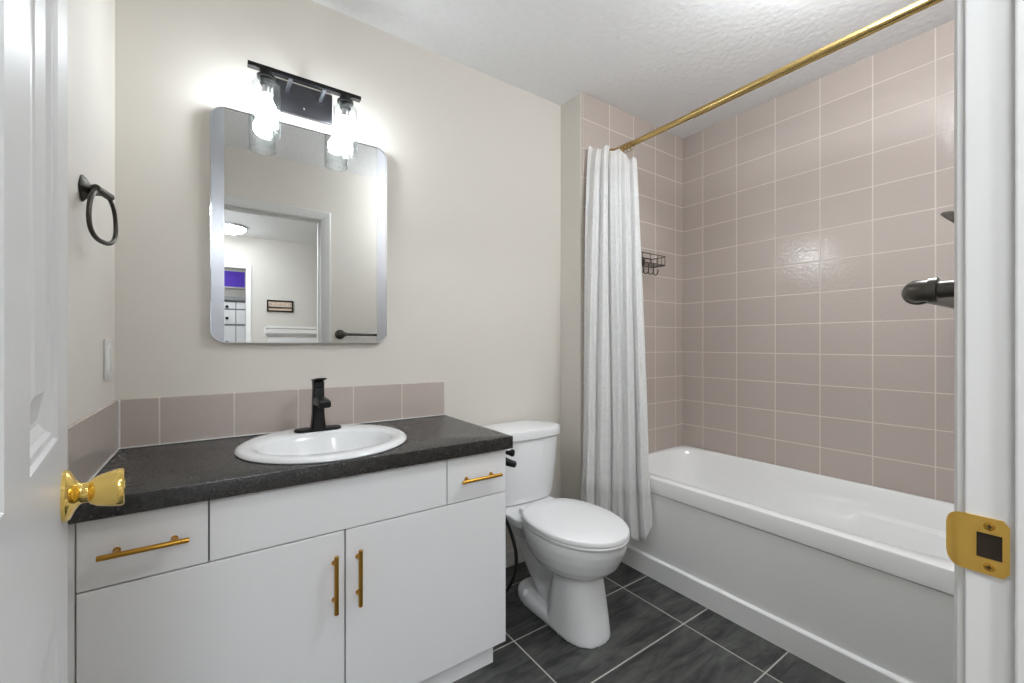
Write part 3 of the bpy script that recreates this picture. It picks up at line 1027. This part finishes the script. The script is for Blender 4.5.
# ------------------------------------------------------------------ bathtub
XA, ZR = 1.7178, 0.4765
XW = XR - 0.003
tub = thing('bathtub', ((XA + XW) / 2, 0.85, 0), 'long white alcove bathtub with a panelled apron under the beige tile', 'bathtub')
def basin_bm():
    bm = NB()
    y0, y1 = YF + 0.004, YE - 0.003
    cx0, cx1 = XA, XW
    n = 96
    def outer(z, ins=0.0, r=0.012):
        # rounded rectangle sampled by angle like the inner rings
        out = []
        cx, cy = (cx0 + cx1) / 2, (y0 + y1) / 2
        hx, hy = (cx1 - cx0) / 2 - ins, (y1 - y0) / 2 - ins
        for i in range(n):
            x, y = sup(2 * PI * (i + 0.5) / n, 40)
            out.append((cx + hx * x, cy + hy * y, z))
        return out
    def inner(z, fx, bx, e0, e1, p, ledge=0.0):
        """fx/bx: margins to front edge and wall, e0/e1: margins at door end and far end"""
        out = []
        xa, xb, ya, yb = cx0 + fx, cx1 - bx, y0 + e0, y1 - e1
        cx, cy = (xa + xb) / 2, (ya + yb) / 2
        for i in range(n):
            x, y = sup(2 * PI * (i + 0.5) / n, p)
            X, Y = cx + (xb - xa) / 2 * x, cy + (yb - ya) / 2 * y
            if ledge and x > 0:
                w = min(1.0, max(0.0, (1.02 - Y) / 0.22))
                X -= ledge * w * w * (3 - 2 * w) * min(1, x * 1.5)
            out.append((X, Y, z))
        return out
    rings = [outer(ZR - 0.070), outer(ZR - 0.008), outer(ZR - 0.0025, 0.002), outer(ZR, 0.007),
             inner(ZR, 0.052, 0.022, 0.06, 0.030, 5.0), inner(ZR - 0.003, 0.058, 0.027, 0.066, 0.035, 5.0), inner(ZR - 0.012, 0.064, 0.031, 0.072, 0.040, 4.8),
             inner(ZR - 0.060, 0.072, 0.042, 0.082, 0.055, 4.5), inner(ZR - 0.105, 0.078, 0.052, 0.09, 0.07, 4.4, 0.002), inner(ZR - 0.118, 0.080, 0.054, 0.092, 0.075, 4.4, 0.030),
             inner(ZR - 0.20, 0.092, 0.075, 0.105, 0.11, 4.2, 0.036), inner(ZR - 0.29, 0.112, 0.10, 0.12, 0.17, 4.0, 0.030), inner(ZR - 0.335, 0.14, 0.13, 0.15, 0.23, 3.8, 0.01), inner(ZR - 0.35, 0.19, 0.18, 0.21, 0.31, 3.5),
             inner(ZR - 0.355, 0.28, 0.27, 0.40, 0.5, 3.0)]
    loft(bm, rings, False, True)
    # underside of the front lip
    loft(bm, [outer(ZR - 0.070), [(min(max(p[0], XA + 0.02), XW - 0.02), min(max(p[1], y0 + 0.02), y1 - 0.02), ZR - 0.070) for p in outer(0)]], False, False)
    bmesh.ops.remove_doubles(bm, verts=bm.verts, dist=1e-6)
    return bm
obj('basin', basin_bm(), M['acrylic'], tub, 40)
b = NB(); box(b, XA + 0.0045, XA + 0.0185, YF + 0.004, YE - 0.003, 0.05, ZR - 0.0755)
obj('apron_panel', b, M['acrylic'], tub)
b = NB()
prof = [(XA + 0.020, 0.0), (1.7085, 0.0), (1.7085, 0.090), (1.7105, 0.0935), (XA + 0.0047, 0.099), (XA + 0.020, 0.099)]
loft(b, [[(x, YF + 0.004, z) for x, z in prof], [(x, YE - 0.003, z) for x, z in prof]])
obj('skirt_base', b, M['acrylic'], tub)
b = NB()
lathe(b, [(0, 0.032), (0.004, 0.033), (0.007, 0.030), (0.007, 0.012), (0.011, 0.011), (0.011, 0)], (2.09, 0.36, ZR - 0.3555), (0, 0, 1), 28)
obj('drain', b, M['chrome'], tub, 35)

# ------------------------------------------------------------------ curtain rod and curtain
RX, RZ = 1.791, 2.170
rod = thing('curtain_rod', (RX, 0.85, RZ), 'satin gold shower curtain rod spanning above the bathtub', 'curtain rod')
b = NB(); tube(b, [(RX, YF + 0.002, RZ), (RX, 1.12, RZ)], 0.0165, 24); obj('outer_rod', b, M['rod'], rod, 40)
b = NB(); tube(b, [(RX, 1.115, RZ), (RX, YE - 0.002, RZ)], 0.0140, 24); obj('inner_rod', b, M['rod'], rod, 40)
for y_, s_ in ((YF + 0.0005, 1), (YE - 0.0005, -1)):
    b = NB(); lathe(b, [(0, 0.026), (0.006, 0.026), (0.010, 0.020), (0.022, 0.0195), (0.03, 0.0195)], (RX, y_, RZ), (0, s_, 0), 28)
    obj('end_flange', b, M['rod'], rod, 35)

cu = thing('shower_curtain', (1.70, 1.47, 0.2), 'white sparkly sheer shower curtain bunched at the far end of the tub', 'shower curtain')
def curtain_pt(s, t):
    """s along the cloth, t 0 at the header .. 1 at the hem: a rippled front sheet, then gathered folds tucked behind it"""
    fl = max(0.0, (t - 0.70) / 0.30)
    ax, ay = 1.592 - 0.088 * t ** 0.5 - 0.025 * fl * fl, 1.578 - 0.040 * t
    bx, by = 1.802 - 0.102 * min(1.0, t / 0.86), 1.440 - 0.178 * t ** 0.9
    dx, dy = bx - ax, by - ay
    L = math.hypot(dx, dy)
    nx, ny = -dy / L, dx / L                     # towards the tub (behind the sheet as seen from the door)
    if nx < 0:
        nx, ny = -nx, -ny
    if s < 0.55:
        f = s / 0.55
        ph = 2 * PI * (5.2 * f + 0.25 * noise.noise(V(f * 3, t * 1.3, 4.0)))
        a = (0.013 + 0.010 * t) * (0.7 + 0.9 * abs(noise.noise(V(f * 4.0, t * 0.9, 9.0))))
        off = a * math.sin(ph) + 0.35 * a * math.sin(2.3 * ph + 1.0) - 0.016 * math.sin(PI * f)
        u = f + 0.012 * math.cos(ph)
    else:
        f = (s - 0.55) / 0.45
        ph = 2 * PI * 5.5 * f
        off = 0.020 + 0.016 * f + 0.014 * (1 - math.cos(ph)) * min(1.0, f * 4)
        u = 1.0 - 0.62 * f + 0.02 * math.sin(ph)
    x, y = ax + dx * u + nx * off, ay + dy * u + ny * off
    lim = 1.828 - 0.126 * min(1.0, t / 0.84)
    return min(x, lim), min(y, YE - 0.006)
def curtain_bm():
    bm = NB()
    ns, nt = 360, 100
    grid = []
    for j in range(nt + 1):
        t = j / nt
        row = []
        for i in range(ns + 1):
            s = i / ns
            f = s / 0.55 if s < 0.55 else 1 - 0.62 * (s - 0.55) / 0.45
            x, y = curtain_pt(s, t)
            # scalloped header between the rings, sagging towards the free edge
            ztop = 2.142 - 0.030 * f - 0.055 * max(0.0, (f - 0.55) / 0.45) ** 1.5 + 0.012 * math.cos(2 * PI * 3.2 * f) + 0.010 * noise.noise(V(f * 9, 0, 2))
            zbot = 0.250 - 0.070 * math.exp(-((f - 0.80) / 0.13) ** 2) + 0.012 * noise.noise(V(f * 3, 5, 1)) + 0.03 * max(0.0, f - 0.9) / 0.1
            z = ztop + (zbot - ztop) * t
            row.append(bm.verts.new((x, y, z)))
        grid.append(row)
    for j in range(nt):
        for i in range(ns):
            bm.faces.new((grid[j][i], grid[j][i + 1], grid[j + 1][i + 1], grid[j + 1][i]))
    return bm
co = obj('cloth', curtain_bm(), M['curtain'], cu, 180)
so_ = co.modifiers.new('thick', 'SOLIDIFY'); so_.thickness = 0.0009; so_.offset = 0
for k in range(6):
    y_ = 1.580 - 0.022 * k
    b = NB()
    tube(b, [(RX + 0.021 * math.cos(a), y_ + 0.002 * math.sin(a), RZ - 0.007 + 0.025 * math.sin(a)) for a in [2 * PI * i / 28 for i in range(28)]], 0.0014, 8, closed=True)
    obj('curtain_ring', b, M['rod'], cu, 60)

# ------------------------------------------------------------------ wire caddy on the tiled end wall
cd = thing('shower_caddy', (1.99, YE, 1.57), 'black wire shower basket with hooks on the tiled wall beside the curtain', 'shower caddy')
b = NB()
cx0, cx1, cy0, cy1, cz0, cz1 = 1.85, 2.14, 1.505, 1.598, 1.575, 1.625
wr = 0.0017
def loop(z, r=wr):
    tube(b, [(x, y, z) for x, y, _ in rrect((cx0 + cx1) / 2, (cy0 + cy1) / 2, (cx1 - cx0) / 2, (cy1 - cy0) / 2, 0.012, 0, 4)], r, 8, closed=True)
loop(cz1, 0.0025); loop(cz0, 0.0025)
for i in range(12):
    x = cx0 + 0.012 + (cx1 - cx0 - 0.024) * i / 11
    tube(b, [(x, cy0, cz0), (x, cy1, cz0)], wr, 8)
for i in range(5):
    x = cx0 + 0.012 + (cx1 - cx0 - 0.024) * i / 4
    for y in (cy0, cy1):
        tube(b, [(x, y, cz0), (x, y, cz1)], wr, 8)
for y in (cy0 + 0.03, cy1 - 0.03):
    for x in (cx0, cx1):
        tube(b, [(x, y, cz0), (x, y, cz1)], wr, 8)
obj('basket', b, M['iron'], cd, 60)
for i in range(5):
    x = cx0 + 0.03 + i * 0.042
    b = NB()
    tube(b, bez([(x, cy0 + 0.02, cz0), (x, cy0 + 0.02, cz0 - 0.045), (x, cy0 + 0.012, cz0 - 0.062), (x, cy0 - 0.004, cz0 - 0.062), (x, cy0 - 0.012, cz0 - 0.046), (x, cy0 - 0.012, cz0 - 0.036)], 5), 0.0028, 8)
    obj('hook', b, M['iron'], cd, 60)
b = NB()
box(b, cx0 + 0.07, cx1 - 0.07, YE - 0.007, YE - 0.0003, cz0 + 0.006, cz1 - 0.008, 0.003, 2)
obj('wall_pad', b, M['black'], cd)

# ------------------------------------------------------------------ pipe towel bar on the door wall
PX0, PX1, PY, PZ = 0.772, 1.36, 0.159, 1.1915
tb = thing('towel_bar', (PX0, YF, PZ), 'black iron pipe towel bar on the wall beside the door jamb', 'towel bar')
def elbow(px, s):
    bm = NB()
    R = 0.0125
    rr = 0.0144
    c = V(px + s * R, PY - R, PZ)
    pts = [(px, PY - R - 0.008, PZ), (px, PY - R - 0.0005, PZ)]
    for i in range(0, 11):
        a = PI - PI / 2 * i / 10
        pts.append((c.x + s * R * math.cos(a), c.y + R * math.sin(a), PZ))
    pts += [(px + s * (R + 0.010), PY, PZ)]
    tube(bm, pts, rr, 22)
    lathe(bm, [(0, 0.0144), (0.0005, 0.0168), (0.0085, 0.0168), (0.009, 0.0144)], (px, PY - R - 0.0115, PZ), (0, 1, 0), 24)
    lathe(bm, [(0, 0.0144), (0.0005, 0.0168), (0.0085, 0.0168), (0.009, 0.0144)], (px + s * (R + 0.005), PY, PZ), (s, 0, 0), 24)
    return bm
for px, s in ((PX0, 1), (PX1, -1)):
    obj('elbow', elbow(px, s), M['iron'], tb, 40)
    b = NB(); tube(b, [(px, YF + 0.004, PZ), (px, PY - 0.019, PZ)], 0.0112, 20); obj('stub_pipe', b, M['iron'], tb, 40)
    b = NB(); lathe(b, [(0, 0.036), (0.005, 0.036), (0.007, 0.033), (0.009, 0.020), (0.020, 0.0165), (0.020, 0.0112)], (px, YF + 0.0004, PZ), (0, 1, 0), 30)
    obj('flange', b, M['iron'], tb, 35)
b = NB(); tube(b, [(PX0 + 0.020, PY, PZ), (PX1 - 0.020, PY, PZ)], 0.0112, 20); obj('bar', b, M['iron'], tb, 40)

# shower head at the door end of the tub
sh = thing('overhead_shower', (2.10, YF, 1.66), 'dark shower head on the door wall over the tub', 'shower head')
b = NB(); tube(b, bez([(2.10, YF + 0.002, 1.645), (2.10, 0.16, 1.648), (2.10, 0.235, 1.615), (2.10, 0.288, 1.578)], 6), 0.0085, 14); obj('arm', b, M['iron'], sh, 50)
b = NB(); lathe(b, [(0, 0.030), (0.004, 0.030), (0.010, 0.012)], (2.10, YF + 0.0004, 1.645), (0, 1, 0), 26); obj('flange', b, M['iron'], sh, 35)
b = NB(); lathe(b, [(-0.012, 0.012), (0.006, 0.013), (0.012, 0.017), (0.030, 0.040), (0.042, 0.050), (0.050, 0.050), (0.052, 0.046), (0.052, 0.0)], (2.10, 0.292, 1.574), (0, 0.75, -0.66), 32); obj('head', b, M['iron'], sh, 35)

# flat opal lamp added to light the tub side, above the frame
GX, GY, GZ = 1.46, 0.365, 2.295
gl_ = thing('bath_fill_light', (GX, GY, HC), 'flattened opal ceiling lamp added out of view to light the tub side', 'ceiling light')
b = NB(); lathe(b, [(0.0004, 0.065), (0.014, 0.065), (0.020, 0.050), (0.022, 0.012), (HC - GZ - 0.078, 0.012), (HC - GZ - 0.076, 0.034), (HC - GZ - 0.062, 0.036)], (GX, GY, HC), (0, 0, -1), 32); obj('stem', b, M['black'], gl_, 35)
b = NB(); lathe(b, [(-0.07 * math.cos(a), 0.16 * math.sin(a)) for a in [0.22 + (PI - 0.22) * i / 22 for i in range(22)]] + [(0.07, 0.0)], (GX, GY, GZ), (0, 0, -1), 40); obj('opal_bowl', b, M['globe'], gl_, 60)

# ------------------------------------------------------------------ hallway and the room beyond (seen in the mirror)
hx0, hx1 = -1.3, 2.6
b = NB(); box(b, hx0, hx1, -4.4, YW, -0.06, 0.0); struct('floor_hallway', b, M['hallfloor'])
b = NB(); box(b, hx0, hx1, -4.4, YW, HC, HC + 0.1); struct('ceiling_hallway', b, M['ceiling'])
b = NB(); box(b, hx0 - 0.1, hx0, -4.4, YW, 0, HC); struct('wall_hallway_left', b, M['hallwall'])
b = NB(); box(b, hx1, hx1 + 0.1, -4.4, YW, 0, HC); struct('wall_hallway_right', b, M['hallwall'])
b = NB()
box(b, hx0, -0.46, HY - 0.1, HY, 0, HC)
box(b, 0.30, hx1, HY - 0.1, HY, 0, HC)
box(b, -0.46, 0.30, HY - 0.1, HY, 2.04, HC)
struct('wall_hallway_far', b, M['hallwall'])
b = NB()
prof = [(0.0, 0.0), (0.0, 0.010), (0.012, 0.012), (0.045, 0.017), (0.058, 0.015), (0.058, 0.0)]
rings = []
for (x, z), (ox, oz) in (((-0.46, 0), (-1, 0)), ((-0.46, 2.04), (-1, 1)), ((0.30, 2.04), (1, 1)), ((0.30, 0), (1, 0))):
    rings.append([(x + ox * w, HY + t, z + oz * w) for w, t in prof])
loft(b, rings)
struct('trim_5', b, M['trim'])
b = NB(); box(b, hx0, hx1, -4.5, -4.4, 0, HC); struct('wall_bedroom_far', b, M['hallwall'])
# half wall with a moulded cap
b = NB()
box(b, 0.40, hx1, -1.22, -1.12, 0, 1.205)
struct('wall_half', b, M['trim'])
b = NB()
prof = [(-0.07, 1.205), (0.07, 1.205), (0.07, 1.215), (0.082, 1.222), (0.082, 1.262), (0.09, 1.268), (0.09, 1.288), (-0.09, 1.288), (-0.09, 1.268), (-0.082, 1.262), (-0.082, 1.222), (-0.07, 1.215)]
loft(b, [[(0.38, -1.17 + y, z) for y, z in prof], [(hx1, -1.17 + y, z) for y, z in prof]])
struct('trim_6', b, M['trim'])
# ceiling lamps: one seen in the mirror, the others added unseen for fill
def flush_lamp(x, y, label, em):
    r = thing('ceiling_light', (x, y, HC), label, 'ceiling light')
    bm = NB(); lathe(bm, [(0.0005, 0.165), (0.020, 0.165), (0.024, 0.16), (0.024, 0.15)], (x, y, HC), (0, 0, -1), 40); obj('rim', bm, M['brushed'], r, 35)
    bm = NB(); lathe(bm, [(0.018, 0.155), (0.035, 0.150), (0.06, 0.125), (0.078, 0.08), (0.086, 0.03), (0.087, 0.0)], (x, y, HC), (0, 0, -1), 40); obj('diffuser', bm, em, r, 60)
    return r
flush_lamp(0.128, -2.19, 'glowing ceiling light of the hallway, seen in the mirror', M['hall_lamp'])
flush_lamp(0.15, -0.20, 'added unseen ceiling light close outside the bathroom doorway', M['near_fill'])
flush_lamp(-0.12, -1.30, 'added unseen ceiling light over the middle of the hallway', M['mid_fill'])
flush_lamp(-0.1, -3.5, 'ceiling light added unseen to brighten the room beyond the hallway', M['room_fill'])
# black framed rack on the hall wall
rk_ = thing('wall_rack', (0.67, HY, 1.52), 'small black framed beige rack on the hallway wall, seen in the mirror', 'wall rack')
b = NB(); box(b, 0.535, 0.805, HY + 0.0005, HY + 0.008, 1.535, 1.665); obj('backing', b, M['beige'], rk_)
b = NB()
box(b, 0.522, 0.818, HY + 0.002, HY + 0.022, 1.655, 1.672)
box(b, 0.522, 0.818, HY + 0.002, HY + 0.022, 1.528, 1.544)
box(b, 0.522, 0.538, HY + 0.002, HY + 0.022, 1.544, 1.655)
box(b, 0.802, 0.818, HY + 0.002, HY + 0.022, 1.544, 1.655)
box(b, 0.538, 0.802, HY + 0.002, HY + 0.030, 1.575, 1.587)
obj('frame', b, M['black'], rk_)
for i in range(5):
    x = 0.565 + 0.0525 * i
    b = NB()
    tube(b, [(x - 0.014, HY + 0.012, 1.592), (x - 0.012, HY + 0.014, 1.625), (x, HY + 0.014, 1.640), (x + 0.012, HY + 0.014, 1.625), (x + 0.014, HY + 0.012, 1.592)], 0.0035, 8)
    obj('hook', b, M['brushed'], rk_, 60)
# things in the room beyond
pu = thing('violet_light_board', (0.2, -4.4, 1.9), 'purple canvas painted for the violet light of the far room, seen in the mirror', 'colour panel')
b = NB(); box(b, 0.04, 0.37, -4.398, -4.37, 2.00, 2.24); obj('board', b, M['purple'], pu)
b = NB()
box(b, 0.02, 0.39, -4.399, -4.362, 2.24, 2.26); box(b, 0.02, 0.39, -4.399, -4.362, 1.98, 2.00)
box(b, 0.02, 0.04, -4.399, -4.362, 2.00, 2.24); box(b, 0.37, 0.39, -4.399, -4.362, 2.00, 2.24)
obj('frame', b, M['trim'], pu)
cb = thing('tall_dresser', (0.1, -4.15, 0), 'tall white dresser with round dark knob in the far room, seen in the mirror', 'dresser')
b = NB(); box(b, -0.5, 0.60, -4.36, -3.98, 0.05, 1.76); box(b, -0.52, 0.62, -4.365, -3.94, 1.76, 1.81)
for x in (-0.46, 0.54):
    for y in (-4.35, -4.02):
        box(b, x - 0.025, x + 0.025, y - 0.025, y + 0.025, 0, 0.05)
obj('body', b, M['greyshelf'], cb)
for (x0, x1) in ((-0.49, 0.235), (0.245, 0.59)):
    for (z0, z1) in ((0.08, 0.50), (0.515, 0.93), (0.945, 1.38), (1.41, 1.615), (1.635, 1.73)):
        b = NB(); box(b, x0, x1, -3.98, -3.965, z0, z1, 0.003, 1); dw = obj('drawer', b, M['cab'], cb)
        b = NB(); lathe(b, [(0, 0.008), (0.012, 0.008), (0.016, 0.022), (0.024, 0.020), (0.026, 0)], ((x0 + x1) / 2 if x0 > 0 else 0.13, -3.965, (z0 + z1) / 2 - 0.02), (0, 1, 0), 16); obj('knob', b, M['black'], dw, 35)
